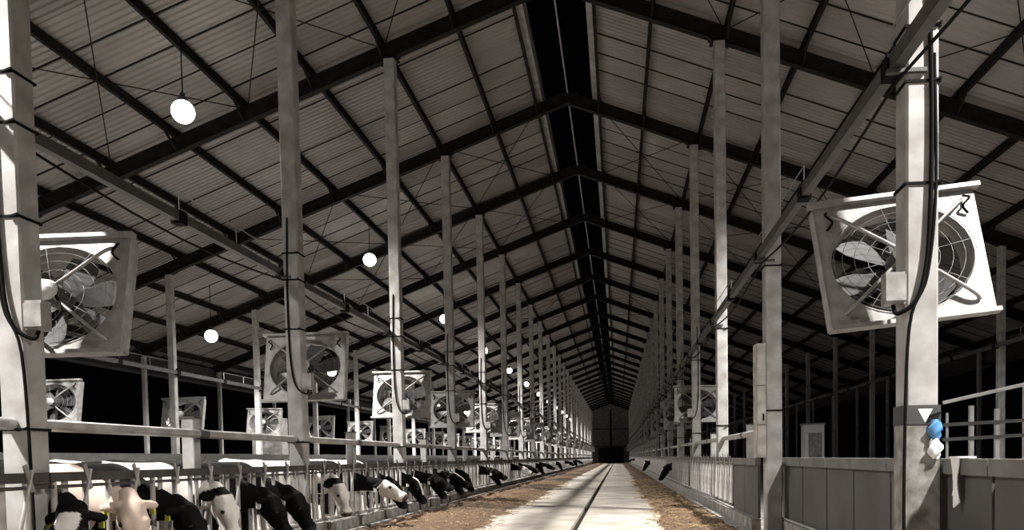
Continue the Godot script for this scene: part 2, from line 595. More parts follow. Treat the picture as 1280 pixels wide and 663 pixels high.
# ------------------------------------------------------------------ cable trays
func build_trays() -> void:
	var tm := mb()
	box(tm, Vector3(0, 0, 0), Vector3(0.09, 0.10, 2.96))
	box(tm, Vector3(0, 0.055, 0), Vector3(0.11, 0.012, 2.96))
	var seg := done(tm)
	var cm := mb()
	box(cm, Vector3.ZERO, Vector3(0.13, 0.16, 0.16))
	box(cm, Vector3(0, 0.1, 0.05), Vector3(0.03, 0.08, 0.03))
	var clip := done(cm)
	var wm := mb()
	tube(wm, Vector3(0, 0, 1.5), Vector3(0, 0, -1.5), 0.008, 5)
	tube(wm, Vector3(0, 0, 0), Vector3(0, -0.26, 0), 0.007, 5)
	tube(wm, Vector3(0, 0, 1.49), Vector3(0, -0.26, 1.49), 0.007, 5)
	var wire := done(wm)
	var rows := [
		[-CX - 0.21, 4.36, "long grey cable tray fixed along the columns on the lamp side", M.tray, 7, -1],
		[CX - 0.19, 4.36, "long grey cable tray fixed along the columns opposite the lamps", M.tray, 7, -1],
		[-CX2 + 0.16, 4.23, "long thin cable tray fixed along the outer columns lamp side", M.tray, 7, 1],
		[CX2 - 0.16, 4.4, "long thin cable tray along the outer columns beyond the panel wall", M.tray, 7, 1]]
	for r in rows:
		var t := base("cable_tray", Vector3(r[0], r[1], 0))
		tag(t, r[2], "cable tray")
		var z: float = fz(r[5]) - 1.5 + 3.0
		var k := 0
		while z > fz(LAST - 1):
			if z > -70.0:
				put("tray_section", seg, r[3], t, Vector3(0, 0, z))
				put("clip", clip, M.black, t, Vector3(0, 0, z - 1.5))
				if k % 2 == 0: put("guy_wire", wire, M.wire, t, Vector3(0, 0.32, z))
			else:
				var st := mb()
				box(st, Vector3.ZERO, Vector3(0.1, 0.13, BAY))
				put("tray_section", done(st), r[3], t, Vector3(0, 0, z - 1.5))
				z -= 3.0
			z -= 3.0
			k += 1
		# drooping cable under the tray
		if absf(r[0]) < 8:
			var pts := []
			for n in range(-1, 20):
				for q in 6:
					var u := q / 6.0
					pts.append(Vector3(0.03, -0.1 - 0.16 * sin(PI * u), fz(n + u)))
			var st := mb()
			path(st, pts, 0.014, 5)
			put("cable", done(st), M.black, t)
			var bm := mb()
			var s: float = signf(r[0])
			box(bm, Vector3(-s * 0.06 if absf(r[0]) > CX else s * 0.06, -0.085, 0), Vector3(0.3, 0.03, 0.05))
			var brk := done(bm)
			for n in range(0, 14):
				put("bracket", brk, M.motor, t, Vector3(0, 0, fz(n) + 0.14))


# ------------------------------------------------------------------ rails along the feed fences
func build_rails() -> void:
	var zf := fz(LAST)
	# neck rails above the fences
	for side in [-1, 1]:
		var n0 := -1 if side < 0 else 1
		var r := base("neck_rail", Vector3(side * (CX + 0.02), 1.70, 0))
		tag(r, "thick round grey neck rail above the cows on the lamp side" if side < 0 else "thick round grey neck rail above the headlocks opposite the lamps", "rail")
		for n in range(n0, LAST):
			var st := mb()
			tube(st, Vector3(0, 0, fz(n) - 0.13), Vector3(0, 0, fz(n + 1) + 0.13), 0.055, 10)
			put("pipe", done(st), M.pipe, r)
			if n < 10:
				st = mb()
				tube(st, Vector3(0, 0, fz(n) - 2.9), Vector3(0, 0, fz(n) - 3.1), 0.062, 10)
				put("sleeve", done(st), M.rail, r)
		# stub posts mid bay
		var sm := mb(); chamfer_post(sm, 0, 0, 0.16, 0, 1.9, 0.012); var stub := done(sm)
		var pl := mb(); box(pl, Vector3(0, 1.905, 0), Vector3(0.19, 0.02, 0.19)); var cap := done(pl)
		for n in range(n0, LAST):
			var p := base("stub_post", Vector3(side * (CX + 0.16), 0, fz(n + 0.5)))
			tag(p, "short grey post carrying the neck rail on the lamp side" if side < 0 else "short grey post carrying the neck rail opposite the lamps", "post", "stub posts lamp side" if side < 0 else "stub posts panel side", "thing")
			if n >= 0 and n <= 8: p.set_meta("label", ("short grey post, %s under the lamp side neck rail from the cream cow" if side < 0 else "short grey post, %s after the column with the dark collar") % nth(n + 1))
			put("shaft", stub, M.paint, p)
			put("cap", cap, M.rail, p)
	# kerbs: under the headlocks on the passage side, behind the columns along the panel wall
	for side in [-1, 1]:
		var st := mb()
		var za := 12.0 if side < 0 else -12.9
		box(st, Vector3(side * (CX - 0.21), 0.15, (za + zf) / 2), Vector3(0.14, 0.30, za - zf))
		box(st, Vector3(side * (CX - 0.36), 0.06, (za + zf) / 2), Vector3(0.16, 0.12, za - zf))
		if side > 0:
			box(st, Vector3(CX + 0.2, 0.15, -0.45), Vector3(0.14, 0.30, 24.9))
		var o := put("feed_kerb", done(st), M.concrete)
		tag(o, "low concrete kerb under the headlocks on the lamp side" if side < 0 else "low concrete kerb under the panel wall and headlocks", "kerb", "", "thing")


# ------------------------------------------------------------------ headlocks
func build_headlocks() -> void:
	var rail := mb()
	box(rail, Vector3(0, 1.235, -3), Vector3(0.05, 0.085, 5.98))
	var top_rail := done(rail)
	rail = mb(); box(rail, Vector3(0, 1.15, -3), Vector3(0.04, 0.03, 5.96)); var under_rail := done(rail)
	rail = mb(); tube(rail, Vector3(0, 0.36, -0.01), Vector3(0, 0.36, -5.99), 0.028, 8); var low_rail := done(rail)
	var bm := mb(); tube(bm, Vector3(0, 0.36, 0), Vector3(0, 1.2, 0), 0.027, 7); var bar := done(bm)
	var wm := mb(); box(wm, Vector3(0, 0.78, 0), Vector3(0.014, 0.84, 0.075)); var flat := done(wm)
	var sm := mb(); path(sm, [Vector3(0.03, 0.38, 0.0), Vector3(0.03, 0.62, 0.06), Vector3(0.03, 1.3, -0.16)], 0.017, 7); var swing := done(sm)
	var lm := mb(); box(lm, Vector3(0.035, 1.23, 0), Vector3(0.014, 0.24, 0.045), Basis(Vector3.RIGHT, 0.35)); var latch := done(lm)
	for side in [-1, 1]:
		for n in range(-1, LAST):
			if side > 0 and n < 1: continue
			var z0 := fz(n)
			var first := 0
			if side > 0 and n == 1: first = 4
			var h := base("headlock_panel", Vector3(side * (CX - 0.18), 0, z0))
			tag(h, "row of steel headlocks the cows put their heads through, lamp side" if side < 0 else "row of steel headlocks beyond the grey panel wall", "cattle fence", "headlock panels lamp side" if side < 0 else "headlock panels opposite", "thing")
			if first:
				for tm in [top_rail, under_rail, low_rail]:
					var o := put("rail", tm, M.rail, h); o.scale.z = 0.5; o.position.z = -3.0
			else:
				put("top_rail", top_rail, M.rail, h)
				put("under_rail", under_rail, M.rail, h)
				put("bottom_rail", low_rail, M.bar, h)
			if n >= 0 and n <= 8: h.set_meta("label", ("section of steel headlocks, %s along the lamp side from the cream cow" if side < 0 else "section of steel headlocks, %s from the column with the dark collar") % nth(n + 1))
			var near: bool = n < 5
			var far := mb()
			for k in range(first, 8):
				var z := -0.375 - 0.75 * k
				for spec in [[bar, -0.115, 0], [flat, 0.16, 0], [bar, 0.30, 0], [swing, 0.0, 1], [latch, -0.11, 2]]:
					if near:
						var o := put(["bar", "swing_bar", "latch"][spec[2]], spec[0], M.bar if spec[2] < 2 else M.galv, h, Vector3(0, 0, z + spec[1]))
						if side > 0: o.rotation.y = PI
					elif spec[2] < 2:
						far.append_from(spec[0], 0, Transform3D(Basis(), Vector3(0, 0, z + spec[1])))
			if not near:
				tag(put("bars", far.commit(), M.bar, h), "", "", "", "stuff")


func build_panel_wall() -> void:
	# grey sheet panels with a cap rail, from behind the lens to the first headlocks
	var w := base("panel_wall", Vector3(CX + 0.2, 0, 0))
	tag(w, "grey sheet panel wall with a cap rail beside the feed passage", "partition", "", "thing")
	var z := 6.0
	var cuts := [6.0, 4.0, 2.0, 0.0, -2.0, -4.2, -5.75, -6.85, -7.85, -9.05, -10.2, -11.5, -12.9, -14.25, -15.63]
	for i in cuts.size() - 1:
		var a: float = cuts[i]
		var b: float = cuts[i + 1]
		var px := 0.0 if a > -12.85 else -0.38
		var st := mb()
		box(st, Vector3(px + 0.02, 0.73, (a + b) / 2), Vector3(0.04, 0.84, a - b - 0.045))
		put("panel", done(st), M.panel if i % 3 else M.panel2, w)
		st = mb()
		box(st, Vector3(px, 1.21, (a + b) / 2), Vector3(0.085, 0.12, a - b - 0.014))
		put("cap_rail", done(st), M.cap, w)
	var bs := mb(); box(bs, Vector3(0.07, 0.73, 0), Vector3(0.05, 0.84, 0.09)); var back := done(bs)
	for c in cuts: put("stay", back, M.black, w, Vector3(0.01 if c > -12.95 else -0.37, 0, c))
	bs = mb(); tube(bs, Vector3(-0.05, 0.325, 6.0), Vector3(-0.05, 0.325, -12.9), 0.022, 8)
	put("foot_pipe", done(bs), M.pipe, w)


# ------------------------------------------------------------------ fans
func fan_parts(root: Node3D, full: bool) -> void:
	var H := 0.735
	var R := 0.655
	var D := 0.14
	var seg := 40
	var st := mb()
	st.set_smooth_group(-1)
	for k in seg:
		var a0 := TAU * k / seg
		var a1 := TAU * (k + 1) / seg
		var c0 := Vector2(cos(a0), sin(a0))
		var c1 := Vector2(cos(a1), sin(a1))
		var s0 := c0 * H / maxf(absf(c0.x), absf(c0.y))
		var s1 := c1 * H / maxf(absf(c1.x), absf(c1.y))
		quad(st, Vector3(c0.x * R, c0.y * R, 0), Vector3(s0.x, s0.y, 0), Vector3(s1.x, s1.y, 0), Vector3(c1.x * R, c1.y * R, 0))
		quad(st, Vector3(c1.x * R, c1.y * R, -0.02), Vector3(s1.x, s1.y, -0.02), Vector3(s0.x, s0.y, -0.02), Vector3(c0.x * R, c0.y * R, -0.02))
	for s in [-1, 1]:
		box(st, Vector3(s * H, 0, -D / 2), Vector3(0.02, 2 * H, D))
		box(st, Vector3(0, s * H, -D / 2), Vector3(2 * H, 0.02, D))
	put("housing", done(st), M.galv, root)
	st = mb()
	lathe(st, [Vector2(R + 0.02, 0.004), Vector2(R - 0.015, -0.05), Vector2(R - 0.02, -0.26)], seg)
	put("shroud", done(st), M.shroud, root)
	st = mb(); box(st, Vector3(0, H + 0.035, 0.02), Vector3(1.58, 0.05, 0.08)); put("top_bar", done(st), M.galv, root)
	st = mb(); box(st, Vector3(0, -H - 0.03, 0.02), Vector3(1.52, 0.05, 0.09)); put("bottom_bar", done(st), M.galv, root)
	for q in 4:
		var a := PI / 4 + q * PI / 2
		var u := Vector3(cos(a), sin(a), 0)
		st = mb()
		path(st, curve([u * 0.86 + Vector3(0, 0, 0.01), u * 0.72 + Vector3(0, 0, 0.07), u * 0.12 + Vector3(0, 0, 0.10)], 4), 0.019, 6)
		put("strut", done(st), M.galv, root)
	st = mb()
	lathe(st, [Vector2(0.0, -0.16), Vector2(0.11, -0.16), Vector2(0.125, -0.1), Vector2(0.125, 0.1), Vector2(0.10, 0.14)], 20)
	put("motor", done(st), M.motor, root)
	st = mb()
	lathe(st, [Vector2(0.125, 0.11), Vector2(0.14, 0.13), Vector2(0.11, 0.19), Vector2(0.05, 0.215), Vector2(0.0, 0.22)], 20)
	put("motor_cover", done(st), M.dome, root)
	for b in 6:
		var t := TAU * b / 6 + 0.3
		var f := Basis(Vector3.BACK, t)
		st = mb()
		st.set_smooth_group(3)
		var rows := []
		for i in 5:
			var rr := lerpf(0.10, R - 0.05, i / 4.0)
			var wd: float = [0.07, 0.12, 0.15, 0.16, 0.13][i]
			var tw := lerpf(0.75, 0.32, i / 4.0)
			rows.append([f * Vector3(rr, -wd * cos(tw), -0.2 - wd * sin(tw) * 0.6), f * Vector3(rr, wd * cos(tw), -0.2 + wd * sin(tw) * 0.6)])
		for i in 4:
			quad(st, rows[i][0], rows[i + 1][0], rows[i + 1][1], rows[i][1])
			var o := Vector3(0, 0, -0.006)
			quad(st, rows[i][1] + o, rows[i + 1][1] + o, rows[i + 1][0] + o, rows[i][0] + o)
		put("blade", done(st), M.blade, root)
	st = mb()
	for rr in [0.2, 0.33, 0.45, 0.56, 0.64]:
		var pts := []
		for k in 33: pts.append(Vector3(cos(TAU * k / 32) * rr, sin(TAU * k / 32) * rr, 0.02))
		path(st, pts, 0.003, 4)
	for k in 8:
		var a := TAU * k / 8 + 0.2
		tube(st, Vector3(cos(a) * 0.13, sin(a) * 0.13, 0.02), Vector3(cos(a) * R, sin(a) * R, 0.02), 0.003, 4)
	put("wire_guard", done(st), M.wire, root)
	st = mb()
	path(st, curve([Vector3(0.1, -0.06, 0.1), Vector3(0.2, -0.3, 0.13), Vector3(0.02, -0.5, 0.12), Vector3(-0.16, -0.6, 0.14), Vector3(0.0, -0.5, 0.33)], 6), 0.014, 6)
	put("cable", done(st), M.black, root)
	for s in [-1, 1]:
		st = mb()
		path(st, curve([Vector3(s * 0.63, 0.66, 0.02), Vector3(s * 0.66, 0.6, 0.07), Vector3(s * 0.6, 0.52, 0.05), Vector3(s * 0.65, 0.44, 0.02)], 5), 0.013, 5)
		put("hanger_chain", done(st), M.black, root)
	for x in [-0.09, 0.09]:
		st = mb()
		beam(st, Vector3(x, -H - 0.03, 0.0), Vector3(x, -H + 0.02, 0.2), 0.03, 0.04)
		put("mounting_arm", done(st), M.motor, root)

func build_fans() -> void:
	var proto: Node3D = null
	var TILT := -0.22
	var spots := []
	for n in range(0, LAST): spots.append([-CX, n, 0])
	spots.append([CX, 0, 1])
	for n in range(3, LAST): spots.append([CX, n, 1])
	for n in range(2, 16): spots.append([-CX2, n, 2])
	var groups := ["fans on the lamp side columns", "fans on the columns opposite the lamps", "fans on the outer columns"]
	var labels := ["square galvanised fan tilted on a column of the lamp side row", "square galvanised fan tilted on a column opposite the lamps", "square galvanised fan tilted on a slim outer column"]
	for s in spots:
		var f: Node3D
		if proto == null:
			f = base("barn_fan")
			fan_parts(f, true)
			proto = f
		else:
			f = copy(proto)
		f.position = Vector3(s[0] + [-0.08, 0.08, -0.04][s[2]], 2.92 if s[2] != 1 or s[1] else 3.0, fz(s[1]) - 0.54)
		f.scale = Vector3(0.93, 0.745, 1.0)
		f.rotation = Vector3(TILT, 0, 0)
		var lab: String = labels[s[2]]
		if s[2] == 0 and s[1] == 0:
			lab = "square fan with white motor cover on the column behind the cream cow"
		elif s[2] == 1 and s[1] == 0:
			lab = "large square fan on the white column above the panel wall"
			f.rotation = Vector3(-0.2, 0.0, 0.10)
		else:
			if s[2] == 0 and s[1] <= 8: lab = "square fan on a lamp side column, %s beyond the fan above the cream cow" % nth(s[1])
			if s[2] == 1 and s[1] <= 8: lab = "square fan on a column opposite the lamps, %s beyond the fan over the panel wall" % nth(s[1] - 2)
			if s[2] == 2 and s[1] <= 7: lab = "square fan on a slim outer column, %s of the outer line of fans" % nth(s[1] - 1)
			f.rotation.z = rng.randf_range(-0.02, 0.02)
			f.rotation.x += rng.randf_range(-0.04, 0.04)
		tag(f, lab, "fan", groups[s[2]])


# ------------------------------------------------------------------ stalls behind the fences
func build_stalls() -> void:
	var lm := mb()
	path(lm, curve([Vector3(0, 0.45, 0), Vector3(0.35, 0.38, 0), Vector3(1.35, 0.42, 0), Vector3(1.75, 0.62, 0), Vector3(1.8, 0.95, 0), Vector3(1.45, 1.18, 0), Vector3(0.6, 1.16, 0), Vector3(0, 1.14, 0)], 4), 0.03, 7)
	var loop := done(lm)
	var pm := mb(); chamfer_post(pm, 0, 0, 0.08, 0, 1.45, 0.01); var post := done(pm)
	for row in 2:
		var x := -9.2 if row == 0 else -14.6
		var dirs := 1 if row == 0 else 1
		for k in 42:
			var z := -9.0 - 1.2 * k
			if row == 1: z -= 8.0
			var d := base("stall_divider", Vector3(x, 0, z))
			tag(d, "bent pipe divider between cow stalls inside the outer columns" if row == 0 else "bent pipe divider between cow stalls by the side wall", "stall divider", "stall dividers inner row" if row == 0 else "stall dividers outer row")
			put("loop", loop, M.bar, d)
			put("post", post, M.rail, d)
		var st := mb()
		box(st, Vector3(x, 1.5, -34), Vector3(0.05, 0.16, 56))
		tag(put("stall_rail", done(st), M.rail), "flat grey rail over the stall dividers of the inner row" if row == 0 else "flat grey rail over the stall dividers by the side wall", "rail")
		st = mb()
		tube(st, Vector3(x + 1.1, 1.22, -6), Vector3(x + 1.1, 1.22, -62), 0.03, 7)
		tag(put("stall_pipe", done(st), M.pipe), "round pipe lying across the stall dividers of the inner row" if row == 0 else "round pipe lying across the stall dividers by the side wall", "pipe")
	# horizontal rails between the outer columns
	for y in [1.05, 1.62]:
		var st := mb()
		tube(st, Vector3(-CX2, y, fz(1)), Vector3(-CX2, y, fz(20)), 0.045, 8)
		tag(put("outer_rail", done(st), M.pipe), "pale round rail at breast height along the slim outer columns" if y < 1.3 else "pale round rail above head height along the slim outer columns", "rail")


func build_extras() -> void:
	# narrow cabinet on the second column opposite the lamps
	var c := base("control_cabinet", Vector3(CX - 0.20, 1.28, fz(1) + 0.02))
	tag(c, "tall narrow cream control cabinet fixed beside the second column", "cabinet")
	var st := mb(); box(st, Vector3(0, 0.87, 0), Vector3(0.14, 1.74, 0.3)); put("body", done(st), M.cabinet, c)
	st = mb(); box(st, Vector3(0, 0.87, 0.155), Vector3(0.125, 1.68, 0.016)); var door := put("door", done(st), M.cabinet, c)
	st = mb(); box(st, Vector3(0.03, 0.62, 0.17), Vector3(0.02, 0.1, 0.02)); put("handle", done(st), M.black, door)
	for y in [0.5, 1.1]:
		st = mb(); box(st, Vector3(0, y, 0.158), Vector3(0.128, 0.012, 0.014)); put("seam", done(st), M.motor, c)
	# blue and white bag tied to the white column
	var b := base("feed_bag", Vector3(CX + 0.085, 1.27, fz(0) + 0.16))
	tag(b, "crumpled blue and white plastic bag tied to the white column", "bag")
	for part in 2:
		st = mb()
		st.set_smooth_group(4)
		var rings := []
		for i in 7:
			var t := i / 6.0
			var ring := []
			for k in 10:
				var a := TAU * k / 10
				var r := (0.022 + 0.03 * sin(t * PI)) * (1.0 + 0.35 * sin(a * 3 + i * 1.7 + part))
				ring.append(Vector3(cos(a) * r, (0.15 if part == 0 else 0.0) + t * 0.16, sin(a) * r * 0.5))
			rings.append(ring)
		for i in 6:
			for k in 10:
				quad(st, rings[i][(k + 1) % 10], rings[i][k], rings[i + 1][k], rings[i + 1][(k + 1) % 10])
		put("blue_half" if part == 0 else "white_half", done(st), M.blue if part == 0 else M.white, b)
	# white rag over the panel wall
	st = mb()
	st.set_smooth_group(5)
	var nx := 8
	var grid := []
	for i in nx + 1:
		var row := []
		for j in nx + 1:
			var u := i / float(nx)
			var v := j / float(nx)
			var drop: float = u * (0.38 - 0.16 * absf(v - 0.4))
			row.append(Vector3(-0.055 - 0.02 * sin(v * 9 + u * 4) * u, -drop, -0.16 * (v - 0.5) * (1.0 - 0.5 * u)))
		grid.append(row)
	for i in nx:
		for j in nx:
			quad(st, grid[i][j], grid[i][j + 1], grid[i + 1][j + 1], grid[i + 1][j])
			var o := Vector3(0.006, 0, 0)
			quad(st, grid[i + 1][j] + o, grid[i + 1][j + 1] + o, grid[i][j + 1] + o, grid[i][j] + o)
	box(st, Vector3(0, 0.006, 0), Vector3(0.13, 0.012, 0.17))
	var rag := put("rag", done(st), M.white, self, Vector3(CX + 0.2, 1.275, -6.25))
	tag(rag, "torn white rag hanging over the cap rail of the panel wall", "rag")
	# stalls and boxes beyond the panel wall
	var pen := base("calf_pen", Vector3(7.6, 0, -12.4))
	tag(pen, "pale rail pen with a sloped top rail beyond the panel wall", "pen")
	for p in [[-0.14, 0.07, 2.32], [-0.58, 0.03, 1.95], [-0.95, 0.03, 2.0], [-1.3, 0.0, 1.9]]:
		st = mb(); chamfer_post(st, p[0], 0.0, p[1] + 0.035, 0, p[2], 0.008); put("post", done(st), M.paint, pen)
	st = mb(); beam(st, Vector3(-1.38, 2.05, 0.05), Vector3(-0.1, 2.32, 0.05), 0.04, 0.05); put("top_rail", done(st), M.paint, pen)
	for y in [1.5, 1.72]:
		st = mb(); beam(st, Vector3(-1.38, y, 0.04), Vector3(-0.1, y + 0.05, 0.04), 0.04, 0.05); put("rail", done(st), M.rail, pen)
	st = mb(); box(st, Vector3(0.5, 2.02, 0.0), Vector3(1.1, 0.62, 0.05)); put("board", done(st), M.panel, pen)
	for p in [0.15, 0.95]:
		st = mb(); chamfer_post(st, p, -0.07, 0.06, 0, 1.9, 0.008); put("post", done(st), M.paint, pen)
	var cab := base("equipment_box", Vector3(8.75, 0, -31.0))
	tag(cab, "white equipment box standing in the dark beyond the panel wall", "box")
	st = mb(); box(st, Vector3(0, 1.2, 0), Vector3(0.72, 2.4, 0.6)); put("body", done(st), M.white, cab)
	st = mb(); box(st, Vector3(0.02, 1.1, 0.31), Vector3(0.5, 2.0, 0.03)); put("door", done(st), M.galv, cab)
	st = mb(); box(st, Vector3(0, 2.43, 0), Vector3(0.8, 0.06, 0.68)); put("lid", done(st), M.galv, cab)
	# grey cupboard behind the stalls on the lamp side
	var cu := base("grey_cupboard", Vector3(-13.3, 0, -33.0))
	tag(cu, "tall pale grey cupboard standing among the stalls by the outer columns", "cupboard")
	st = mb(); box(st, Vector3(0, 1.6, 0), Vector3(1.3, 3.2, 0.6)); put("body", done(st), M.paint, cu)
	for s in [-1, 1]:
		st = mb(); box(st, Vector3(s * 0.32, 1.6, 0.31), Vector3(0.6, 3.0, 0.03)); var d := put("door", done(st), M.galv, cu)
		st = mb(); box(st, Vector3(s * 0.08, 1.6, 0.34), Vector3(0.03, 0.2, 0.03)); put("handle", done(st), M.black, d)
	# water trough
	var tr := base("water_trough", Vector3(-6.6, 0, -11.6))
	tag(tr, "dark water trough with a white rim behind the cows", "trough")
	st = mb()
	box(st, Vector3(0, 0.6, 0.36), Vector3(1.0, 1.2, 0.06)); box(st, Vector3(0, 0.6, -0.36), Vector3(1.0, 1.2, 0.06))
	box(st, Vector3(0.47, 0.6, 0), Vector3(0.06, 1.2, 0.72)); box(st, Vector3(-0.47, 0.6, 0), Vector3(0.06, 1.2, 0.72)); box(st, Vector3(0, 0.75, 0), Vector3(0.9, 0.05, 0.7))
	put("tank", done(st), M.motor, tr)
	st = mb()
	for s in [-1, 1]:
		tube(st, Vector3(-0.5, 1.21, s * 0.38), Vector3(0.5, 1.21, s * 0.38), 0.025, 6)
		tube(st, Vector3(s * 0.5, 1.21, -0.38), Vector3(s * 0.5, 1.21, 0.38), 0.025, 6)
	put("rim", done(st), M.white, tr)


# ------------------------------------------------------------------ feed on the passage floor
func build_feed() -> void:
	var n1 := FastNoiseLite.new(); n1.seed = 5; n1.frequency = 0.55
	var n2 := FastNoiseLite.new(); n2.seed = 9; n2.frequency = 3.2
	for side in [-1, 1]:
		var inner: float = -1.35 if side < 0 else 2.35
		var outer: float = side * (CX - 0.45)
		var st := mb()
		st.set_smooth_group(6)
		var zs := []
		var z := -2.0
		while z > fz(LAST) + 1:
			zs.append(z)
			z -= 0.09 if z > -30 else (0.25 if z > -60 else 1.0)
		var cols := 22
		var h := func(u: float, zz: float) -> Vector3:
			var edge: float = inner - side * (0.35 * n1.get_noise_2d(zz * 0.9, 3.0) + 0.22 * n2.get_noise_2d(zz * 0.7, 8.0))
			var out_x: float = outer if side < 0 or zz < -12.9 else CX + 0.1
			var x: float = lerpf(edge - side * 0.15, out_x, u)
			var prof: float = clampf(u * 2.2, 0, 1) * 0.10 + 0.05 * sin(u * PI)
			var bump: float = 0.07 * n1.get_noise_2d(x * 3.0, zz * 2.0) + 0.05 * n2.get_noise_2d(x * 1.4, zz * 1.4)
			return Vector3(x, maxf(-0.02, prof * (0.7 + 0.5 * n1.get_noise_2d(zz, 40.0)) + bump * clampf(u * 5, 0.15, 1) - 0.03 * (1.0 - clampf(u * 4, 0, 1))), zz)
		for i in zs.size() - 1:
			for j in cols:
				var u0 := j / float(cols)
				var u1 := (j + 1) / float(cols)
				var a: Vector3 = h.call(u0, zs[i])
				var b: Vector3 = h.call(u1, zs[i])
				var c: Vector3 = h.call(u1, zs[i + 1])
				var d: Vector3 = h.call(u0, zs[i + 1])
				if maxf(maxf(a.y, b.y), maxf(c.y, d.y)) < -0.005: continue
				if side < 0: quad(st, b, a, d, c)
				else: quad(st, a, b, c, d)
		var o := put("chopped_feed", done(st), M.feed)
		tag(o, "brown chopped feed heaped in front of the cows on the lamp side" if side < 0 else "brown chopped feed heaped along the kerb of the panel wall", "feed", "", "stuff")
		# loose stalks
		var mm := MultiMesh.new()
		mm.transform_format = MultiMesh.TRANSFORM_3D
		var sm := mb(); box(sm, Vector3.ZERO, Vector3(0.11, 0.006, 0.008)); mm.mesh = done(sm)
		mm.instance_count = 5000
		for i in 5000:
			var zz := -5.0 - 38.0 * pow(rng.randf(), 1.5)
			var p: Vector3 = h.call(clampf(rng.randf_range(-0.02, 1.0), 0.0, 1.0), zz)
			p.x += side * -0.12 * rng.randf()
			p.y = maxf(p.y, 0.0) + 0.008
			mm.set_instance_transform(i, Transform3D(Basis.from_euler(Vector3(rng.randf_range(-0.3, 0.3), rng.randf() * TAU, rng.randf_range(-0.35, 0.35))).scaled(Vector3.ONE * rng.randf_range(0.5, 1.4)), p))
		var mi := MultiMeshInstance3D.new()
		mi.name = "stalks"
		mi.multimesh = mm
		mi.material_override = M.straw
		mi.set_meta("kind", "stuff")
		o.add_child(mi)


# ------------------------------------------------------------------ cows
class Field:
	var o: Vector3
	var c: float
	var nx: int
	var ny: int
	var nz: int
	var v := PackedFloat32Array()
	func _init(lo: Vector3, hi: Vector3, cell: float) -> void:
		o = lo; c = cell
		nx = int((hi.x - lo.x) / cell) + 1
		ny = int((hi.y - lo.y) / cell) + 1
		nz = int((hi.z - lo.z) / cell) + 1
		v.resize(nx * ny * nz)
		v.fill(1.0)
	func bone(a: Vector3, ra: float, b: Vector3, rb: float, k: float) -> void:
		var m := maxf(ra, rb) + k + c * 2
		var lo := (a.min(b) - Vector3.ONE * m - o) / c
		var hi := (a.max(b) + Vector3.ONE * m - o) / c
		var d := b - a
		var dd := maxf(d.length_squared(), 1e-9)
		for z in range(maxi(0, int(lo.z)), mini(nz, int(hi.z) + 1)):
			for y in range(maxi(0, int(lo.y)), mini(ny, int(hi.y) + 1)):
				var i := (z * ny + y) * nx
				for x in range(maxi(0, int(lo.x)), mini(nx, int(hi.x) + 1)):
					var p := o + Vector3(x, y, z) * c
					var t := clampf((p - a).dot(d) / dd, 0.0, 1.0)
					var s := p.distance_to(a + d * t) - lerpf(ra, rb, t)
					var w := v[i + x]
					var h := maxf(k - absf(w - s), 0.0) / k
					v[i + x] = minf(w, s) - h * h * k * 0.25
	func nets(verts: PackedVector3Array, idx: PackedInt32Array) -> void:
		var id := PackedInt32Array()
		id.resize(nx * ny * nz)
		id.fill(-1)
		var sx := 1
		var sy := nx
		var sz := nx * ny
		var offs := [0, sx, sy, sx + sy, sz, sx + sz, sy + sz, sx + sy + sz]
		var cor := []
		for q in 8: cor.append(Vector3(q & 1, (q >> 1) & 1, (q >> 2) & 1))
		var edges := [[0, 1], [2, 3], [4, 5], [6, 7], [0, 2], [1, 3], [4, 6], [5, 7], [0, 4], [1, 5], [2, 6], [3, 7]]
		for z in nz - 1:
			for y in ny - 1:
				for x in nx - 1:
					var i := z * sz + y * sy + x
					var s0 := v[i] < 0
					if (v[i + 1] < 0) == s0 and (v[i + sy] < 0) == s0 and (v[i + sz] < 0) == s0 and (v[i + sy + 1] < 0) == s0 and (v[i + sz + 1] < 0) == s0 and (v[i + sz + sy] < 0) == s0 and (v[i + sz + sy + 1] < 0) == s0:
						continue
					var sum := Vector3.ZERO
					var cnt := 0
					for e in edges:
						var va: float = v[i + offs[e[0]]]
						var vb: float = v[i + offs[e[1]]]
						if (va < 0) != (vb < 0):
							sum += (cor[e[0]] as Vector3).lerp(cor[e[1]], va / (va - vb))
							cnt += 1
					id[i] = verts.size()
					verts.append(o + (Vector3(x, y, z) + sum / cnt) * c)
		for z in range(1, nz - 1):
			for y in range(1, ny - 1):
				for x in range(1, nx - 1):
					var i := z * sz + y * sy + x
					var s := v[i] < 0
					if s != (v[i + 1] < 0): face(idx, id[i - sy - sz], id[i - sz], id[i], id[i - sy], s)
					if s != (v[i + sy] < 0): face(idx, id[i - sx - sz], id[i - sx], id[i], id[i - sz], s)
					if s != (v[i + sz] < 0): face(idx, id[i - sx - sy], id[i - sy], id[i], id[i - sx], s)
	func face(idx: PackedInt32Array, a: int, b: int, c2: int, d: int, s: bool) -> void:
		if a < 0 or b < 0 or c2 < 0 or d < 0: return
		if s: idx.append_array([a, c2, b, a, d, c2])
		else: idx.append_array([a, b, c2, a, c2, d])

class CowShape:
	var verts := PackedVector3Array()
	var idx := PackedInt32Array()
	var normals := PackedVector3Array()
	var poll: Vector3
	var d: Vector3
	var s: Vector3
	var n: Vector3

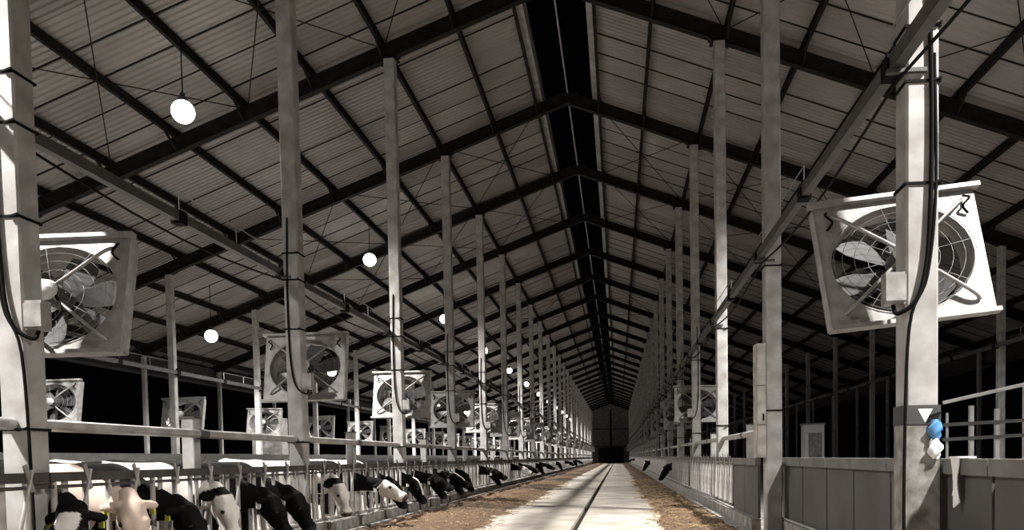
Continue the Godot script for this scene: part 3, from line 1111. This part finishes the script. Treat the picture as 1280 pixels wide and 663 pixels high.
func cow_shape(poll: Vector3, nod: float, turn: float) -> CowShape:
	var w := CowShape.new()
	w.poll = poll
	w.d = Vector3(cos(nod) * cos(turn), -sin(nod), cos(nod) * sin(turn))
	w.s = Vector3(-sin(turn), 0, cos(turn))
	w.n = w.s.cross(w.d).normalized()
	if w.n.y < 0: w.n = -w.n
	var f := Field.new(Vector3(-2.35, -0.02, -0.5), Vector3(0.5, 1.55, 0.5), 0.032)
	var k := 0.09
	f.bone(Vector3(-0.62, 0.98, 0), 0.31, Vector3(-1.2, 0.93, 0), 0.38, k)
	f.bone(Vector3(-1.2, 0.93, 0), 0.38, Vector3(-1.75, 1.02, 0), 0.29, k)
	f.bone(Vector3(-0.55, 1.22, 0), 0.13, Vector3(-1.25, 1.25, 0), 0.11, k)
	f.bone(Vector3(-1.25, 1.25, 0), 0.11, Vector3(-1.8, 1.29, 0), 0.12, k)
	f.bone(Vector3(-1.75, 1.24, 0.17), 0.09, Vector3(-1.75, 1.24, -0.17), 0.09, k)
	f.bone(Vector3(-1.85, 1.25, 0), 0.12, Vector3(-2.08, 1.16, 0), 0.07, k)
	f.bone(Vector3(-0.5, 0.82, 0), 0.2, Vector3(-0.42, 1.02, 0), 0.23, k)
	var mid := Vector3(-0.08, lerpf(1.05, poll.y, 0.6), poll.z * 0.5)
	f.bone(Vector3(-0.5, 1.08, 0), 0.23, mid, 0.165, k)
	f.bone(mid, 0.165, poll - w.d * 0.02, 0.115, k)
	f.bone(Vector3(-1.5, 0.62, 0), 0.15, Vector3(-1.62, 0.6, 0), 0.15, k)
	for s in [-1, 1]:
		f.bone(Vector3(-0.58, 0.88, s * 0.19), 0.14, Vector3(-0.55, 0.52, s * 0.17), 0.075, 0.06)
		f.bone(Vector3(-0.55, 0.52, s * 0.17), 0.07, Vector3(-0.57, 0.14, s * 0.16), 0.046, 0.04)
		f.bone(Vector3(-0.57, 0.14, s * 0.16), 0.05, Vector3(-0.54, 0.05, s * 0.16), 0.062, 0.03)
		f.bone(Vector3(-1.78, 1.02, s * 0.17), 0.2, Vector3(-1.68, 0.7, s * 0.2), 0.13, 0.07)
		f.bone(Vector3(-1.68, 0.7, s * 0.2), 0.12, Vector3(-1.93, 0.46, s * 0.18), 0.062, 0.05)
		f.bone(Vector3(-1.93, 0.46, s * 0.18), 0.06, Vector3(-1.86, 0.13, s * 0.17), 0.046, 0.04)
		f.bone(Vector3(-1.86, 0.13, s * 0.17), 0.05, Vector3(-1.82, 0.05, s * 0.17), 0.062, 0.03)
	# tail
	f.bone(Vector3(-2.08, 1.16, 0), 0.05, Vector3(-2.17, 0.85, 0.02), 0.04, 0.03)
	f.bone(Vector3(-2.17, 0.85, 0.02), 0.038, Vector3(-2.15, 0.5, 0.03), 0.05, 0.03)
	f.nets(w.verts, w.idx)
	for i in w.verts.size(): w.verts[i].z *= 0.86
	# head on its own finer grid
	var m := poll + w.d * 0.24
	var g := Field.new(m - Vector3.ONE * 0.48, m + Vector3.ONE * 0.48, 0.017)
	var P := poll
	var d := w.d
	var n := w.n
	g.bone(P - d * 0.16 - n * 0.05, 0.09, P, 0.118, 0.05)
	g.bone(P + n * 0.03 + w.s * 0.03, 0.075, P + n * 0.03 - w.s * 0.03, 0.075, 0.04)        # poll and broad brow
	g.bone(P + d * 0.13 + w.s * 0.055, 0.088, P + d * 0.13 - w.s * 0.055, 0.088, 0.05)
	g.bone(P + d * 0.08, 0.12, P + d * 0.22, 0.10, 0.05)
	g.bone(P + d * 0.2 + n * 0.01, 0.092, P + d * 0.40 + n * 0.01, 0.070, 0.05)                # bridge of the nose
	g.bone(P + d * 0.08 - n * 0.12, 0.08, P + d * 0.24 - n * 0.09, 0.062, 0.05)                # cheek
	g.bone(P + d * 0.24 - n * 0.09, 0.06, P + d * 0.44 - n * 0.065, 0.052, 0.04)               # lower jaw
	g.bone(P + d * 0.455 + w.s * 0.042, 0.078, P + d * 0.455 - w.s * 0.042, 0.078, 0.035)      # muzzle
	g.bone(P + d * 0.50 + w.s * 0.045 + n * 0.02, 0.042, P + d * 0.50 - w.s * 0.045 + n * 0.02, 0.042, 0.03)
	for s in [-1, 1]:
		g.bone(P + d * 0.16 + n * 0.065 + w.s * s * 0.095, 0.042, P + d * 0.24 + n * 0.05 + w.s * s * 0.08, 0.035, 0.03)
		for q in 5:
			g.bone(P - d * 0.03 + w.s * s * 0.10 + n * 0.03, 0.026, P + w.s * s * (0.25 - 0.012 * (q - 2) * (q - 2)) - d * (0.05 + 0.02 * (q - 2)) - n * 0.05, 0.016, 0.03)
	var base_i := w.verts.size()
	var hv := PackedVector3Array()
	var hi := PackedInt32Array()
	g.nets(hv, hi)
	w.verts.append_array(hv)
	for i in hi: w.idx.append(i + base_i)
	w.normals.resize(w.verts.size())
	for t in range(0, w.idx.size(), 3):
		var a := w.verts[w.idx[t]]
		var b := w.verts[w.idx[t + 1]]
		var c := w.verts[w.idx[t + 2]]
		var nn := (c - a).cross(b - a)
		for q in 3: w.normals[w.idx[t + q]] += nn
	for i in w.normals.size(): w.normals[i] = w.normals[i].normalized()
	return w

func cow_mesh(w: CowShape, sd: int, white: float, face: String) -> ArrayMesh:
	var ns := FastNoiseLite.new()
	ns.seed = sd
	ns.frequency = 1.1
	ns.fractal_octaves = 2
	var dark := Color(0.0105, 0.0102, 0.010)
	var pale := Color(0.68, 0.65, 0.60)
	if face == "cream":
		pale = Color(0.60, 0.48, 0.40)
	var cols := PackedColorArray()
	cols.resize(w.verts.size())
	for i in w.verts.size():
		var p := w.verts[i]
		var on_white := ns.get_noise_3d(p.x, p.y * 0.9, p.z) * 0.5 + 0.5 < white
		if p.y < 0.32 and p.x < -0.3: on_white = white > 0.12
		var q := p - w.poll
		var t := q.dot(w.d)
		if t > -0.14 and p.x > -0.1:
			var side := absf(q.dot(w.s))
			var fr := q.dot(w.n)
			match face:
				"black": on_white = false
				"blaze": on_white = fr > 0.03 and side < 0.045 + 0.05 * sin(t * 9 + 0.6) and t > 0.02 and t < 0.36
				"white": on_white = side < 0.15 and t > -0.02
				"grey": on_white = t > -0.01
				"cream": on_white = true
				"patch": on_white = side < 0.05 and t < 0.34 and fr > 0
		if face == "cream" and p.x > -0.9: on_white = true
		cols[i] = pale if on_white else dark
		if t > 0.485: cols[i] = Color(0.10, 0.075, 0.07) if on_white else Color(0.03, 0.028, 0.028)
	var ar := []
	ar.resize(Mesh.ARRAY_MAX)
	ar[Mesh.ARRAY_VERTEX] = w.verts
	ar[Mesh.ARRAY_NORMAL] = w.normals
	ar[Mesh.ARRAY_COLOR] = cols
	ar[Mesh.ARRAY_INDEX] = w.idx
	var m := ArrayMesh.new()
	m.add_surface_from_arrays(Mesh.PRIMITIVE_TRIANGLES, ar)
	return m

func build_cows() -> void:
	var shapes := {
		"down": cow_shape(Vector3(0.28, 0.80, 0), 1.1, 0.1),
		"mid": cow_shape(Vector3(0.52, 0.86, 0.02), 0.5, 0.0),
		"dip": cow_shape(Vector3(0.22, 0.90, 0.04), 1.2, 0.35),
		"swung": cow_shape(Vector3(0.2, 0.9, 0.2), 1.15, 0.8),
		"turned": cow_shape(Vector3(0.16, 0.86, 0.27), 0.8, 1.2)}
	var eye := SphereMesh.new(); eye.radius = 0.026; eye.height = 0.052; eye.radial_segments = 10; eye.rings = 6
	var tg := mb(); box(tg, Vector3(0, -0.045, 0), Vector3(0.012, 0.085, 0.07)); var tagm := done(tg)
	# distance along the fence, pose, pattern seed, share of white, face, label, turn
	var herd := [
		[6.98, "turned", 3, 0.10, "blaze", "black cow with a white face blaze and yellow ear tags", 0.0, 1],
		[7.68, "swung", 4, 0.30, "cream", "cream-headed cow beside the black cow with the white blaze", 0.05, 1],
		[8.36, "down", 5, 0.05, "black", "all-black cow beside the cream-headed cow", 0.0, 1],
		[9.3, "dip", 6, 0.66, "white", "white cow with black spots between two black cows", 0.05, 0],
		[10.45, "down", 7, 0.06, "black", "black cow feeding next to the spotted white cow", 0.1, 0],
		[11.3, "down", 8, 0.05, "black", "black cow just before the second lamp side column, head down", 0.0, 0],
		[13.3, "dip", 9, 0.75, "white", "mostly white cow behind the bars by the second lamp side column", -0.05, 0],
		[14.9, "mid", 11, 0.15, "grey", "black cow with a pale grey head reaching out over the feed", -0.06, 0],
		[16.4, "down", 10, 0.60, "black", "patched cow with a black head next to the grey-headed cow", 0.0, 0],
		[18.1, "down", 12, 0.16, "patch", "black cow with a white face mark, second beyond the grey-headed cow", 0.0, 0],
		[19.2, "mid", 13, 0.10, "black", "", -0.1, 0],
		[20.3, "down", 14, 0.12, "blaze", "", 0.0, 0],
		[21.4, "mid", 14, 0.12, "patch", "", -0.1, 0],
		[22.6, "down", 15, 0.10, "black", "", 0.0, 0],
		[24.2, "down", 13, 0.10, "black", "", 0.1, 0],
		[28.5, "mid", 13, 0.10, "black", "", 0.0, 0],
		[29.9, "down", 13, 0.10, "black", "", 0.0, 0],
		[37.0, "mid", 11, 0.15, "grey", "black cow with a pale head feeding far down the lamp side row", 0.0, 0],
		[40.0, "mid", 13, 0.10, "black", "", 0.0, 0],
		[48.0, "down", 13, 0.10, "black", "", 0.0, 0], [50.5, "mid", 13, 0.10, "black", "", 0.0, 0],
		[64.0, "down", 13, 0.10, "black", "", 0.0, 0], [74.0, "mid", 13, 0.10, "black", "", 0.0, 0], [88.0, "down", 13, 0.10, "black", "", 0.0, 0], [92.0, "mid", 13, 0.10, "black", "", 0.0, 0],
		[-33.0, "down", 14, 0.12, "blaze", "black cow with a white blaze feeding opposite the lamps", 0.0, 0],
		[-55.0, "down", 13, 0.10, "black", "black cow feeding far along opposite the lamps", 0.0, 0],
		[-57.5, "dip", 9, 0.75, "white", "pale-faced cow feeding far along opposite the lamps", 0.0, 0],
		[-105.0, "mid", 13, 0.10, "black", "black cow feeding near the far gable opposite the lamps", 0.0, 0]]
	var cache := {}
	for h in herd:
		var w: CowShape = shapes[h[1]]
		var key := str(h[1], h[2], h[3], h[4])
		if not cache.has(key): cache[key] = cow_mesh(w, h[2], h[3], h[4])
		var right: bool = h[0] < 0
		var c := base("cow", Vector3(CX - 0.18 if right else 0.18 - CX, 0, -absf(h[0])), PI if right else h[6])
		if h[5]: tag(c, h[5], "cow", "cows feeding through the headlocks")
		else: tag(c, ("black cow reaching out over the feed" if h[1] == "mid" else "black cow with its head down in the feed") + (" past the patched cow" if h[0] < 27 else " far down the lamp side row"), "cow", "cows feeding through the headlocks")
		put("body", cache[key], M.hide, c)
		for s in [-1, 1]:
			if absf(h[0]) < 45:
				put("eye", eye, M.eye, c, w.poll + w.d * 0.18 + w.n * 0.062 + w.s * s * 0.128)
			if absf(h[0]) < 30:
				var t := put("ear_tag", tagm, M.tagy if h[7] else M.white, c, w.poll + w.s * s * 0.21 - w.d * 0.05 - w.n * 0.06)
				t.rotation.y = 1.2
